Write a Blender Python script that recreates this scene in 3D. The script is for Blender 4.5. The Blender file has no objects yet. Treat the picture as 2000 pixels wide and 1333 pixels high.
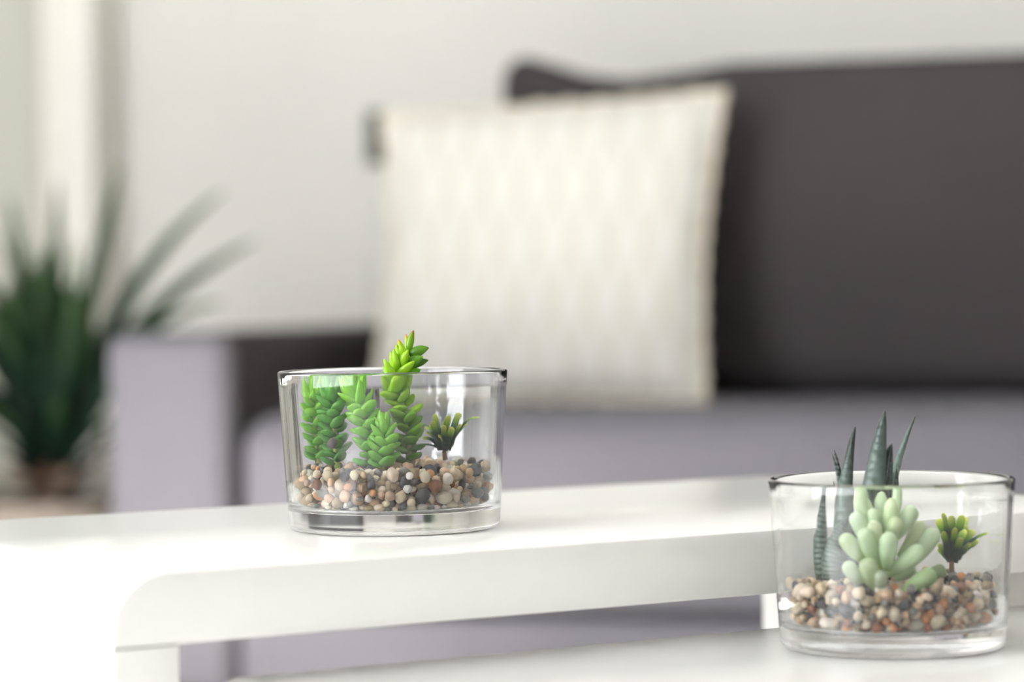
import bpy, bmesh, math, random
import numpy as np
from mathutils import Vector, Matrix, noise

random.seed(7)
rng = np.random.default_rng(7)
SC = bpy.context.scene
COL = SC.collection

# ------------------------------------------------------------------ camera
TOP = 0.450                     # height of the taller table
CAM_Z = TOP + 0.1221
PITCH, ROLL = 0.0168, -0.0138
FPX = 5556.0                    # 100 mm on a 36 mm wide frame of 2000 px
_f = Vector((0, math.cos(PITCH), -math.sin(PITCH)))
_u = Vector((0, math.sin(PITCH), math.cos(PITCH)))
_x = Vector((1, 0, 0))
CR = _x * math.cos(ROLL) + _u * math.sin(ROLL)
CU = _u * math.cos(ROLL) - _x * math.sin(ROLL)
CAM = Vector((0, 0, CAM_Z))
cam_d = bpy.data.cameras.new('camera')
cam_d.sensor_width = 36.0
cam_d.lens = FPX * 36.0 / 2000.0
cam_d.clip_start = 0.02
cam_d.dof.use_dof = True
cam_d.dof.focus_distance = 1.462
cam_d.dof.aperture_fstop = 4.6
cam_o = bpy.data.objects.new('camera', cam_d)
COL.objects.link(cam_o)
M = Matrix.Identity(4)
for i in range(3):
    M[i][0], M[i][1], M[i][2], M[i][3] = CR[i], CU[i], -_f[i], CAM[i]
cam_o.matrix_world = M
SC.camera = cam_o

# ------------------------------------------------------------------ light
world = bpy.data.worlds.new('world')
world.use_nodes = True
bg = world.node_tree.nodes['Background']
bg.inputs[0].default_value = (0.95, 0.985, 1.0, 1)
bg.inputs[1].default_value = 0.9
SC.world = world
sun_d = bpy.data.lights.new('sun', 'SUN')
sun_d.energy = 60.0
sun_d.angle = 0.02
sun_d.color = (1.0, 0.99, 0.98)
sun_o = bpy.data.objects.new('sun', sun_d)
COL.objects.link(sun_o)
SUN_EL = math.radians(38)
sun_dir = Vector((math.cos(SUN_EL), 0.0, -math.sin(SUN_EL)))
sun_o.rotation_euler = sun_dir.to_track_quat('-Z', 'Y').to_euler()
sun_o.location = (-4, 2, 4)

SC.view_settings.view_transform = 'Standard'
SC.view_settings.look = 'None'
SC.view_settings.gamma = 1.0
SC.view_settings.use_curve_mapping = False
SC.view_settings.exposure = 0.05
SC.cycles.max_bounces = 40
SC.cycles.diffuse_bounces = 5
SC.cycles.glossy_bounces = 20
SC.cycles.transmission_bounces = 36
SC.cycles.transparent_max_bounces = 12
SC.cycles.sample_clamp_indirect = 8.0


# ------------------------------------------------------------------ helpers
def lin(r, g, b):
    def f(c):
        c /= 255.0
        return c / 12.92 if c <= 0.04045 else ((c + 0.055) / 1.055) ** 2.4
    return (f(r), f(g), f(b), 1.0)


def at(px, py, Y):
    """point seen at a photo position, at world depth Y in front of the camera"""
    d = CR * ((px - 1000.0) / FPX) + CU * ((666.5 - py) / FPX) + _f
    return CAM + d * (Y / d.y)


def tag(o, label=None, cat=None, group=None, kind=None):
    if label: o['label'] = label
    if cat: o['category'] = cat
    if group: o['group'] = group
    if kind: o['kind'] = kind
    return o


def empty(name, loc, label, cat, group=None):
    o = bpy.data.objects.new(name, None)
    o.empty_display_size = 0.02
    COL.objects.link(o)
    o.location = loc
    return tag(o, label, cat, group)


def link(name, me, mat=None, parent=None, smooth=True):
    if mat is not None and not me.materials:
        me.materials.append(mat)
    o = bpy.data.objects.new(name, me)
    COL.objects.link(o)
    if parent is not None:
        o.parent = parent
    return o


def mesh_of(name, verts, faces, smooth=True):
    me = bpy.data.meshes.new(name)
    me.from_pydata([tuple(v) for v in verts], [], faces)
    me.update()
    if smooth:
        me.polygons.foreach_set('use_smooth', [True] * len(me.polygons))
    return me


def from_bm(name, bm, smooth=True):
    me = bpy.data.meshes.new(name)
    bmesh.ops.recalc_face_normals(bm, faces=bm.faces)
    bm.to_mesh(me)
    bm.free()
    if smooth:
        me.polygons.foreach_set('use_smooth', [True] * len(me.polygons))
        try:
            me.set_sharp_from_angle(angle=math.radians(40))
        except Exception:
            pass
    return me


def box_mesh(name, x0, x1, y0, y1, z0, z1, bevel=0.0, segs=3, xf=None):
    bm = bmesh.new()
    bmesh.ops.create_cube(bm, size=1.0)
    for v in bm.verts:
        v.co = Vector(((x0 + x1) / 2 + v.co.x * (x1 - x0), (y0 + y1) / 2 + v.co.y * (y1 - y0), (z0 + z1) / 2 + v.co.z * (z1 - z0)))
    if bevel > 0:
        bmesh.ops.bevel(bm, geom=bm.edges[:], offset=bevel, segments=segs, affect='EDGES', profile=0.5)
    if xf is not None:
        for v in bm.verts:
            v.co = xf(v.co)
    return from_bm(name, bm)


# ------------------------------------------------------------------ materials
def new_mat(name):
    m = bpy.data.materials.new(name)
    m.use_nodes = True
    return m, m.node_tree, m.node_tree.nodes['Principled BSDF']


def N(nt, t, **kw):
    n = nt.nodes.new(t)
    for k, v in kw.items():
        setattr(n, k, v)
    return n


def noise_mat(name, col, var=0.06, scale=8.0, rough=0.6, bump=0.0, bscale=60.0, spec=0.5, sheen=0.0, coat=0.0, metallic=0.0, stretch=(1, 1, 1), coord='Object'):
    """colour with a light procedural variation and optional fine relief"""
    m, nt, p = new_mat(name)
    tc = N(nt, 'ShaderNodeTexCoord')
    mp = N(nt, 'ShaderNodeMapping')
    mp.inputs['Scale'].default_value = stretch
    nt.links.new(tc.outputs[coord], mp.inputs[0])
    nz = N(nt, 'ShaderNodeTexNoise')
    nz.inputs['Scale'].default_value = scale
    nz.inputs['Detail'].default_value = 4
    nt.links.new(mp.outputs[0], nz.inputs['Vector'])
    mix = N(nt, 'ShaderNodeMix', data_type='RGBA')
    c = Vector(col[:3])
    mix.inputs[6].default_value = (*(c * (1 - var)), 1)
    mix.inputs[7].default_value = (*[min(1, v) for v in c * (1 + var)], 1)
    nt.links.new(nz.outputs[0], mix.inputs[0])
    nt.links.new(mix.outputs[2], p.inputs['Base Color'])
    p.inputs['Roughness'].default_value = rough
    p.inputs['Specular IOR Level'].default_value = spec
    p.inputs['Metallic'].default_value = metallic
    if sheen: p.inputs['Sheen Weight'].default_value = sheen
    if coat:
        p.inputs['Coat Weight'].default_value = coat
        p.inputs['Coat Roughness'].default_value = 0.06
    if bump:
        n2 = N(nt, 'ShaderNodeTexNoise')
        n2.inputs['Scale'].default_value = bscale
        n2.inputs['Detail'].default_value = 3
        nt.links.new(mp.outputs[0], n2.inputs['Vector'])
        b = N(nt, 'ShaderNodeBump')
        b.inputs['Strength'].default_value = bump
        b.inputs['Distance'].default_value = 0.002
        nt.links.new(n2.outputs[0], b.inputs['Height'])
        nt.links.new(b.outputs[0], p.inputs['Normal'])
    return m


def leaf_mat(name, ramp, rough=0.35, trans=0.3, use_obj=True, ridge=0.0, ridge_n=34, mottling=0.12, spec=0.5):
    """ramp: [(position along the leaf, colour)]; multiplied by the object's own tint"""
    m, nt, p = new_mat(name)
    a = N(nt, 'ShaderNodeAttribute', attribute_name='along')
    r = N(nt, 'ShaderNodeValToRGB')
    while len(r.color_ramp.elements) < len(ramp):
        r.color_ramp.elements.new(0.5)
    for e, (pos, c) in zip(r.color_ramp.elements, ramp):
        e.position = pos
        e.color = c
    nt.links.new(a.outputs['Fac'], r.inputs[0])
    col = r.outputs[0]
    if use_obj:
        oi = N(nt, 'ShaderNodeObjectInfo')
        mul = N(nt, 'ShaderNodeMix', data_type='RGBA', blend_type='MULTIPLY')
        mul.inputs[0].default_value = 1.0
        nt.links.new(col, mul.inputs[6])
        nt.links.new(oi.outputs['Color'], mul.inputs[7])
        col = mul.outputs[2]
    tc = N(nt, 'ShaderNodeTexCoord')
    nz = N(nt, 'ShaderNodeTexNoise')
    nz.inputs['Scale'].default_value = 260
    nt.links.new(tc.outputs['Object'], nz.inputs['Vector'])
    mr = N(nt, 'ShaderNodeMapRange')
    mr.inputs[3].default_value = 1 - mottling
    mr.inputs[4].default_value = 1 + mottling
    nt.links.new(nz.outputs[0], mr.inputs[0])
    sc = N(nt, 'ShaderNodeVectorMath', operation='SCALE')
    nt.links.new(col, sc.inputs[0])
    nt.links.new(mr.outputs[0], sc.inputs['Scale'])
    col = sc.outputs[0]
    nt.links.new(col, p.inputs['Base Color'])
    p.inputs['Roughness'].default_value = rough
    p.inputs['Specular IOR Level'].default_value = spec
    if ridge:
        mu = N(nt, 'ShaderNodeMath', operation='MULTIPLY')
        mu.inputs[1].default_value = ridge_n * 2 * math.pi
        nt.links.new(a.outputs['Fac'], mu.inputs[0])
        ad = N(nt, 'ShaderNodeMath', operation='ADD')
        nt.links.new(mu.outputs[0], ad.inputs[0])
        n3 = N(nt, 'ShaderNodeTexNoise')
        n3.inputs['Scale'].default_value = 150
        nt.links.new(tc.outputs['Object'], n3.inputs['Vector'])
        m3 = N(nt, 'ShaderNodeMath', operation='MULTIPLY')
        m3.inputs[1].default_value = 7.0
        nt.links.new(n3.outputs[0], m3.inputs[0])
        nt.links.new(m3.outputs[0], ad.inputs[1])
        si = N(nt, 'ShaderNodeMath', operation='SINE')
        nt.links.new(ad.outputs[0], si.inputs[0])
        b = N(nt, 'ShaderNodeBump')
        b.inputs['Strength'].default_value = ridge
        b.inputs['Distance'].default_value = 0.0008
        nt.links.new(si.outputs[0], b.inputs['Height'])
        nt.links.new(b.outputs[0], p.inputs['Normal'])
    if trans > 0:
        tr = N(nt, 'ShaderNodeBsdfTranslucent')
        nt.links.new(col, tr.inputs[0])
        ms = N(nt, 'ShaderNodeMixShader')
        ms.inputs[0].default_value = trans
        nt.links.new(p.outputs[0], ms.inputs[1])
        nt.links.new(tr.outputs[0], ms.inputs[2])
        nt.links.new(ms.outputs[0], nt.nodes['Material Output'].inputs[0])
    return m


WALL = noise_mat('warm white wall paint', lin(224, 223, 217), 0.015, 3, 0.8, 0.05, 180)
TAUPE = noise_mat('taupe wall paint', lin(150, 142, 134), 0.02, 3, 0.8)
CEIL = noise_mat('white ceiling paint', lin(246, 246, 245), 0.01, 3, 0.85)
FLOOR = noise_mat('pale grey stone floor', lin(205, 203, 199), 0.05, 3, 0.5)
TRIM = noise_mat('off white gloss trim', lin(232, 230, 222), 0.01, 5, 0.45)
DOORM = noise_mat('grey green door paint', lin(192, 193, 182), 0.015, 5, 0.5)
LACQ = noise_mat('white lacquer', lin(236, 236, 232), 0.012, 30, 0.22, 0.03, 260, coat=0.16)
LITF = noise_mat('upholstery with painted light', lin(114, 112, 117), 0.10, 6, 0.95, 0.4, 500, spec=0.1)  # lit copy of the charcoal fabric: light on the sofa fronts painted as grey
DARKF = noise_mat('charcoal and shaded upholstery', lin(72, 69, 70), 0.08, 6, 0.95, 0.4, 500, spec=0.1)  # charcoal of the back cushions; on the arms it paints the shaded sides
BLACKP = noise_mat('black plastic foot', lin(30, 30, 32), 0.05, 20, 0.5)
BASKET = noise_mat('taupe woven planter', lin(146, 134, 124), 0.25, 40, 0.9, 0.8, 120)
SOIL = noise_mat('dark potting soil', lin(62, 48, 38), 0.3, 60, 0.95, 0.8, 200)
BARK = noise_mat('brown trunk bark', lin(112, 86, 70), 0.25, 50, 0.9, 0.8, 150)
FITTING = noise_mat('grey green plastic fitting', lin(58, 64, 58), 0.05, 20, 0.5)
STEMG = noise_mat('pale green plant stem', lin(150, 176, 84), 0.1, 200, 0.5)
STEMB = noise_mat('brown plant stem', lin(110, 82, 58), 0.15, 200, 0.7)


def light_pane_mat():
    m, nt, p = new_mat('added translucent light pane')  # translucent sheet added out of view to spread the sun as soft light
    nz = N(nt, 'ShaderNodeTexNoise')
    nz.inputs['Scale'].default_value = 3
    r = N(nt, 'ShaderNodeValToRGB')
    r.color_ramp.elements[0].color = (0.57, 0.585, 0.605, 1)
    r.color_ramp.elements[1].color = (0.64, 0.655, 0.68, 1)
    nt.links.new(nz.outputs[0], r.inputs[0])
    t = N(nt, 'ShaderNodeBsdfTranslucent')
    nt.links.new(r.outputs[0], t.inputs[0])
    nt.links.new(t.outputs[0], nt.nodes['Material Output'].inputs[0])
    return m


LIGHTPANE = light_pane_mat()


def glass_mat():
    m, nt, p = new_mat('clear moulded glass')
    p.inputs['Base Color'].default_value = (0.992, 0.998, 0.996, 1)
    p.inputs['IOR'].default_value = 1.5
    p.inputs['Transmission Weight'].default_value = 1.0
    # faint vertical draw lines left by the mould
    tc = N(nt, 'ShaderNodeTexCoord')
    mp = N(nt, 'ShaderNodeMapping')
    mp.inputs['Scale'].default_value = (1, 1, 0.06)
    nt.links.new(tc.outputs['Object'], mp.inputs[0])
    nz = N(nt, 'ShaderNodeTexNoise')
    nz.inputs['Scale'].default_value = 170
    nz.inputs['Detail'].default_value = 2
    nt.links.new(mp.outputs[0], nz.inputs['Vector'])
    b = N(nt, 'ShaderNodeBump')
    b.inputs['Strength'].default_value = 0.07
    # the heavy moulded foot is finely stippled, the wall is polished
    sp = N(nt, 'ShaderNodeSeparateXYZ')
    nt.links.new(tc.outputs['Object'], sp.inputs[0])
    mr = N(nt, 'ShaderNodeMapRange')
    mr.inputs[1].default_value = 0.0080
    mr.inputs[2].default_value = 0.0125
    mr.inputs[3].default_value = 0.13
    mr.inputs[4].default_value = 0.0
    nt.links.new(sp.outputs[2], mr.inputs[0])
    nt.links.new(mr.outputs[0], p.inputs['Roughness'])
    b.inputs['Distance'].default_value = 0.001
    nt.links.new(nz.outputs[0], b.inputs['Height'])
    nt.links.new(b.outputs[0], p.inputs['Normal'])
    return m


GLASS = glass_mat()


def pillow_mat():
    m, nt, p = new_mat('cream woven cushion cover')
    tc = N(nt, 'ShaderNodeTexCoord')
    sep = N(nt, 'ShaderNodeSeparateXYZ')
    nt.links.new(tc.outputs['Object'], sep.inputs[0])

    def wave(sx, sz, ph):
        a = N(nt, 'ShaderNodeMath', operation='MULTIPLY'); a.inputs[1].default_value = sx
        b = N(nt, 'ShaderNodeMath', operation='MULTIPLY'); b.inputs[1].default_value = sz
        nt.links.new(sep.outputs[0], a.inputs[0]); nt.links.new(sep.outputs[2], b.inputs[0])
        s = N(nt, 'ShaderNodeMath', operation='ADD')
        nt.links.new(a.outputs[0], s.inputs[0]); nt.links.new(b.outputs[0], s.inputs[1])
        t = N(nt, 'ShaderNodeMath', operation='SINE')
        nt.links.new(s.outputs[0], t.inputs[0])
        q = N(nt, 'ShaderNodeMath', operation='ABSOLUTE')
        nt.links.new(t.outputs[0], q.inputs[0])
        return q.outputs[0]
    w1, w2 = wave(62, 20, 0), wave(62, -20, 0)
    mn = N(nt, 'ShaderNodeMath', operation='MINIMUM')
    nt.links.new(w1, mn.inputs[0]); nt.links.new(w2, mn.inputs[1])
    r = N(nt, 'ShaderNodeValToRGB')
    r.color_ramp.elements[0].position = 0.05
    r.color_ramp.elements[0].color = lin(199, 195, 182)
    r.color_ramp.elements[1].position = 0.45
    r.color_ramp.elements[1].color = lin(209, 208, 201)
    nt.links.new(mn.outputs[0], r.inputs[0])
    nt.links.new(r.outputs[0], p.inputs['Base Color'])
    p.inputs['Roughness'].default_value = 0.9
    p.inputs['Specular IOR Level'].default_value = 0.15
    return m


CUSH = pillow_mat()
CUSHTRIM = noise_mat('cream knotted edging', lin(226, 214, 196), 0.12, 90, 0.9)


def pebble_mat(name, vertex):
    m, nt, p = new_mat(name)
    if vertex:
        s = N(nt, 'ShaderNodeAttribute', attribute_name='tint').outputs['Color']
    else:
        s = N(nt, 'ShaderNodeObjectInfo').outputs['Color']
    tc = N(nt, 'ShaderNodeTexCoord')
    nz = N(nt, 'ShaderNodeTexNoise')
    nz.inputs['Scale'].default_value = 420
    nz.inputs['Detail'].default_value = 5
    nt.links.new(tc.outputs['Object'], nz.inputs['Vector'])
    mr = N(nt, 'ShaderNodeMapRange')
    mr.inputs[1].default_value = 0.3
    mr.inputs[2].default_value = 0.7
    mr.inputs[3].default_value = 0.68
    mr.inputs[4].default_value = 1.18
    nt.links.new(nz.outputs[0], mr.inputs[0])
    sc = N(nt, 'ShaderNodeVectorMath', operation='SCALE')
    nt.links.new(s, sc.inputs[0])
    nt.links.new(mr.outputs[0], sc.inputs['Scale'])
    nt.links.new(sc.outputs[0], p.inputs['Base Color'])
    p.inputs['Roughness'].default_value = 0.42
    b = N(nt, 'ShaderNodeBump')
    b.inputs['Strength'].default_value = 0.25
    b.inputs['Distance'].default_value = 0.0006
    nt.links.new(nz.outputs[0], b.inputs['Height'])
    nt.links.new(b.outputs[0], p.inputs['Normal'])
    return m


PEB = pebble_mat('river pebble', False)
PEBV = pebble_mat('river pebble bed', True)

SEDUM = leaf_mat('stonecrop leaf', [(0.0, (0.80, 0.95, 0.62, 1)), (0.5, (1, 1, 1, 1)), (1.0, (1.0, 0.98, 0.75, 1))], 0.25, 0.38)
SEDUM_RED = leaf_mat('red tipped stonecrop leaf', [(0.0, (0.9, 1, 0.6, 1)), (0.6, (1, 1, 1, 1)), (0.82, (1.2, 0.75, 0.5, 1)), (1.0, (1.7, 0.22, 0.5, 1))], 0.25, 0.35)
JELLY = leaf_mat('jelly bean leaf', [(0.0, (0.9, 1.0, 0.75, 1)), (0.6, (1, 1, 1, 1)), (1.0, (1.03, 1.02, 1.05, 1))], 0.5, 0.25, mottling=0.05)
HAWO = leaf_mat('aloe leaf', [(0.0, lin(114, 128, 114)), (0.55, lin(90, 105, 98)), (1.0, lin(46, 58, 54))], 0.36, 0.04, ridge=0.32, ridge_n=17)
TUFT = leaf_mat('tuft leaf', [(0.0, lin(22, 52, 36)), (0.55, lin(34, 78, 46)), (0.76, lin(132, 172, 48)), (1.0, lin(222, 228, 112))], 0.35, 0.25)
DRY = leaf_mat('withered leaf', [(0.0, lin(120, 98, 82)), (0.5, lin(158, 140, 126)), (1.0, lin(150, 134, 120))], 0.8, 0.1, use_obj=False)
DRAC = leaf_mat('sword leaf', [(0.0, lin(14, 28, 20)), (0.45, lin(20, 42, 28)), (1.0, lin(58, 80, 46))], 0.6, 0.10, spec=0.15)


# ------------------------------------------------------------------ leaf geometry
def bez(a, b, c, t):
    return a * (1 - t) ** 2 + b * 2 * t * (1 - t) + c * t * t


def leaf_mesh(name, base, ctrl, tip, width, thick, facing, profile, segs=10, ring=8, channel=0.0, twist=0.0):
    """closed leaf along a quadratic curve; width lies across 'facing'"""
    vs, fs, al = [], [], []
    ts = [1 - (1 - i / segs) ** 1.6 for i in range(segs + 1)]
    for i, t in enumerate(ts):
        c = bez(base, ctrl, tip, t)
        t0, t1 = max(0, t - 0.02), min(1, t + 0.02)
        d = (bez(base, ctrl, tip, t1) - bez(base, ctrl, tip, t0)).normalized()
        side = d.cross(facing)
        if side.length < 1e-5:
            side = d.cross(Vector((0.3, 0.1, 1)))
        side.normalize()
        nrm = side.cross(d).normalized()
        if twist:
            q = Matrix.Rotation(twist * t, 3, d)
            side, nrm = q @ side, q @ nrm
        w, h = profile(t)
        w, h = max(w, 0.012) * width / 2, max(h, 0.02) * thick / 2
        for k in range(ring):
            a = 2 * math.pi * k / ring
            cs, sn = math.cos(a), math.sin(a)
            vs.append(c + side * (cs * w) + nrm * (sn * h + channel * w * cs * cs))
            al.append(t)
    for i in range(segs):
        for k in range(ring):
            k2 = (k + 1) % ring
            fs.append((i * ring + k, i * ring + k2, (i + 1) * ring + k2, (i + 1) * ring + k))
    fs.append(tuple(range(ring - 1, -1, -1)))
    fs.append(tuple(segs * ring + k for k in range(ring)))
    me = mesh_of(name, vs, fs)
    at_ = me.attributes.new('along', 'FLOAT', 'POINT')
    at_.data.foreach_set('value', al)
    return me


def prof_plump(t):          # pointed succulent leaf
    w = math.sin(math.pi * min(1, t * 0.93 + 0.07) ** 0.85) ** 0.75 if t < 1 else 0
    return w, w ** 0.8


def prof_scale(t):          # rounded scale leaf
    w = max(0, 1 - (2 * t - 1.05) ** 2 / 1.12) ** 0.5
    return w, w


def prof_bean(t):           # jelly bean capsule, thin at the foot
    s = 0.45 + 0.55 * min(1, t / 0.55)
    e = max(0, 1 - ((t - 0.82) / 0.18) ** 2) ** 0.5 if t > 0.82 else 1
    return s * e, s * e


def prof_sword(t):          # long tapering leaf
    w = (0.75 + 0.25 * min(1, t / 0.25)) * max(0, 1 - t) ** 0.62
    return w, 0.3 + 0.7 * w


def prof_strap(t):          # strap with a blunt tip
    e = max(0, 1 - ((t - 0.86) / 0.14) ** 2) ** 0.5 if t > 0.86 else 1
    w = (0.78 + 0.22 * min(1, t / 0.6)) * e
    return w, 1 - 0.5 * t


def tube_mesh(name, pts, radii, ring=8):
    vs, fs = [], []
    n = len(pts)
    for i, p in enumerate(pts):
        d = (pts[min(n - 1, i + 1)] - pts[max(0, i - 1)]).normalized()
        s = d.cross(Vector((0.2, 1, 0.1))).normalized()
        q = s.cross(d)
        for k in range(ring):
            a = 2 * math.pi * k / ring
            vs.append(p + (s * math.cos(a) + q * math.sin(a)) * radii[i])
    for i in range(n - 1):
        for k in range(ring):
            k2 = (k + 1) % ring
            fs.append((i * ring + k, i * ring + k2, (i + 1) * ring + k2, (i + 1) * ring + k))
    fs.append(tuple(range(ring - 1, -1, -1)))
    fs.append(tuple((n - 1) * ring + k for k in range(ring)))
    return mesh_of(name, vs, fs)


def lathe_mesh(name, prof, seg=96):
    vs, fs = [], []
    idx = []
    for (r, z) in prof:
        if r < 1e-7:
            idx.append([len(vs)])
            vs.append((0, 0, z))
        else:
            row = []
            for k in range(seg):
                a = 2 * math.pi * k / seg
                row.append(len(vs))
                vs.append((r * math.cos(a), r * math.sin(a), z))
            idx.append(row)
    for a, b in zip(idx[:-1], idx[1:]):
        for k in range(seg):
            k2 = (k + 1) % seg
            if len(a) == 1 and len(b) == 1:
                continue
            if len(a) == 1:
                fs.append((a[0], b[k2], b[k]))
            elif len(b) == 1:
                fs.append((a[k], a[k2], b[0]))
            else:
                fs.append((a[k], a[k2], b[k2], b[k]))
    bm = bmesh.new()
    me = mesh_of(name, vs, fs)
    bm.from_mesh(me)
    bmesh.ops.recalc_face_normals(bm, faces=bm.faces)
    bm.to_mesh(me)
    bm.free()
    me.polygons.foreach_set('use_smooth', [True] * len(me.polygons))
    return me


# ------------------------------------------------------------------ the room
TH = math.radians(16)                         # the sofa and the wall behind it are turned a little
SS = Vector((math.cos(TH), -math.sin(TH), 0))
BB = Vector((math.sin(TH), math.cos(TH), 0))
S0 = Vector((-0.512, 3.60, 0))


def room(u, v, z):
    return S0 + SS * u + BB * v + Vector((0, 0, z))


def room_xf(co):
    return room(co.x, co.y, co.z)


WV = 0.95                                      # wall plane behind the sofa
def structure(name, me, mat):
    return tag(link(name, me, mat), kind='structure')


structure('floor', box_mesh('floor', -3.5, 5, -3.5, 8, -0.1, 0), FLOOR)
structure('ceiling', box_mesh('ceiling', -2.8, 5, -3.4, 6.5, 2.6, 2.7), CEIL)
structure('wall_back', box_mesh('wall_back', -0.47, 4.6, WV, WV + 0.1, 0, 2.6, xf=room_xf), WALL)
structure('baseboard_back', box_mesh('baseboard_back', -0.395, 4.6, WV - 0.014, WV, 0, 0.09, 0.003, 2, xf=room_xf), TRIM)
# door in the back wall at the left, behind the plant, with its casing standing proud of the wall
structure('door_1', box_mesh('door_1', -1.40, -0.515, WV - 0.03, WV + 0.02, 0.005, 2.05, 0.003, 2, xf=room_xf), DOORM)
structure('trim_1', box_mesh('trim_1', -0.512, -0.487, WV - 0.055, WV + 0.03, 0, 2.12, 0.004, 2, xf=room_xf), DOORM)
structure('trim_2', box_mesh('trim_2', -0.486, -0.397, WV - 0.106, WV + 0.03, 0, 2.6, 0.006, 3, xf=room_xf), TRIM)
structure('trim_3', box_mesh('trim_3', -1.47, -0.487, WV - 0.055, WV + 0.03, 2.06, 2.15, 0.004, 2, xf=room_xf), TRIM)
structure('wall_back_left', box_mesh('wall_back_left', -3.2, -0.487, WV + 0.04, WV + 0.14, 0, 2.6, xf=room_xf), WALL)
# left wall with an unseen opening, shaped to lay a patch of sunlight on the floor
LX = -2.6
OY0, OY1, OZ, SILL = 2.35, 3.42, 1.98, 1.02
structure('wall_left', box_mesh('wall_left', LX - 0.1, LX, OY1, 6.5, 0, 2.6), WALL)
WY0, WY1, WZ0, WZ1 = -1.9, 1.15, 0.30, 2.45
structure('wall_left_front', box_mesh('wall_left_front', LX - 0.1, LX, WY1, OY0, 0, 2.6), WALL)
structure('wall_left_sill', box_mesh('wall_left_sill', LX - 0.1, LX, OY0, OY1, 0, SILL), WALL)
structure('wall_left_lintel', box_mesh('wall_left_lintel', LX - 0.1, LX, OY0, OY1, OZ, 2.6), WALL)
structure('wall_right', box_mesh('wall_right', 3.6, 3.7, -3.4, 6.5, 0, 2.6), WALL)
# wall behind the photographer, and an unseen translucent pane added in the left wall as main soft light
structure('wall_front', box_mesh('wall_front', LX - 0.1, 3.7, -3.4, -3.3, 0, 2.6), TAUPE)
structure('added_light_pane', mesh_of('added_light_pane', [(LX - 0.05, WY0, WZ0), (LX - 0.05, WY1, WZ0), (LX - 0.05, WY1, WZ1), (LX - 0.05, WY0, WZ1)], [(0, 1, 2, 3)], False), LIGHTPANE)
structure('wall_left_sill_front', box_mesh('wall_left_sill_front', LX - 0.1, LX, WY0, WY1, 0, WZ0), WALL)
structure('wall_left_lintel_front', box_mesh('wall_left_lintel_front', LX - 0.1, LX, WY0, WY1, WZ1, 2.6), WALL)
structure('wall_left_end', box_mesh('wall_left_end', LX - 0.1, LX, -3.3, WY0, 0, 2.6), WALL)

# ------------------------------------------------------------------ sofa
sofa = empty('sofa', S0, 'charcoal sofa along the pale wall, with light painted grey into its fronts', 'sofa')


def sofa_part(name, mat, x0, x1, y0, y1, z0, z1, bevel, segs=5, warp=None, label=None):
    bm = bmesh.new()
    bmesh.ops.create_cube(bm, size=1.0)
    sx, sy, sz = x1 - x0, y1 - y0, z1 - z0
    for v in bm.verts:
        v.co = Vector(((x0 + x1) / 2 + v.co.x * sx, (y0 + y1) / 2 + v.co.y * sy, (z0 + z1) / 2 + v.co.z * sz))
    bmesh.ops.bevel(bm, geom=bm.edges[:], offset=bevel, segments=segs, affect='EDGES', profile=0.5)
    if warp:
        bmesh.ops.subdivide_edges(bm, edges=[e for e in bm.edges if e.calc_length() > 0.08], cuts=11, use_grid_fill=True)
        for v in bm.verts:
            v.co = warp(v.co)
    for v in bm.verts:
        v.co = SS * v.co.x + BB * v.co.y + Vector((0, 0, v.co.z))
    o = link(name, from_bm(name, bm), mat, sofa)
    if label: o['label'] = label
    return o


def puff(x0, x1, y0, y1, z0, z1, amt, ear=0.0):
    def f(c):
        a = 2 * (c.x - x0) / (x1 - x0) - 1
        b = 2 * (c.z - z0) / (z1 - z0) - 1
        d = 2 * (c.y - y0) / (y1 - y0) - 1
        k = (1 - min(1, a * a)) * (1 - min(1, b * b))
        y = c.y + math.copysign(1, d) * amt * k * min(1, abs(d) * 1.5)
        z = c.z
        if ear and c.x < x0 + 0.32 and b > 0:
            q = (c.x - x0) / 0.32
            z += b * ear * (math.cos(q * math.pi * 1.35) * (1 - q) - 0.35 * math.sin(q * math.pi))
        return Vector((c.x, y, z))
    return f


sofa_part('arm', DARKF, -0.004, 0.154, 0.035, 0.88, 0.07, 0.527, 0.03)  # dark copy puts the inner side's shade into the colour
sofa_part('lit_arm_front', LITF, -0.009, 0.158, 0, 0.06, 0.07, 0.530, 0.028, label='arm front with its light painted in as lighter grey')
sofa_part('arm', DARKF, 2.026, 2.176, 0.035, 0.88, 0.07, 0.527, 0.03)
sofa_part('lit_arm_front', LITF, 2.02, 2.18, 0, 0.06, 0.07, 0.530, 0.028, label='arm front with its light painted in as lighter grey')
sofa_part('base', LITF, 0.164, 2.014, 0.015, 0.86, 0.07, 0.175, 0.012)
sofa_part('seat_cushion', LITF, 0.168, 2.012, -0.005, 0.68, 0.178, 0.426, 0.052, 7)  # light on the seat front is painted into this grey
sofa_part('back_frame', DARKF, 0.162, 2.016, 0.74, 0.88, 0.178, 0.540, 0.03)
bc = (0.364, 1.30, 0.52, 0.72, 0.430, 0.888)
sofa_part('back_cushion', DARKF, *bc, 0.045, 6, puff(*bc, 0.03, 0.028), label='charcoal back cushion with a raised corner')
bc = (1.31, 2.01, 0.52, 0.72, 0.430, 0.892)
sofa_part('back_cushion', DARKF, *bc, 0.045, 6, puff(*bc, 0.03))
for (a, b) in ((0.06, 0.06), (0.06, 0.82), (2.12, 0.06), (2.12, 0.82)):
    sofa_part('leg', BLACKP, a - 0.025, a + 0.025, b - 0.025, b + 0.025, 0.0, 0.072, 0.006, 2)

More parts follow.
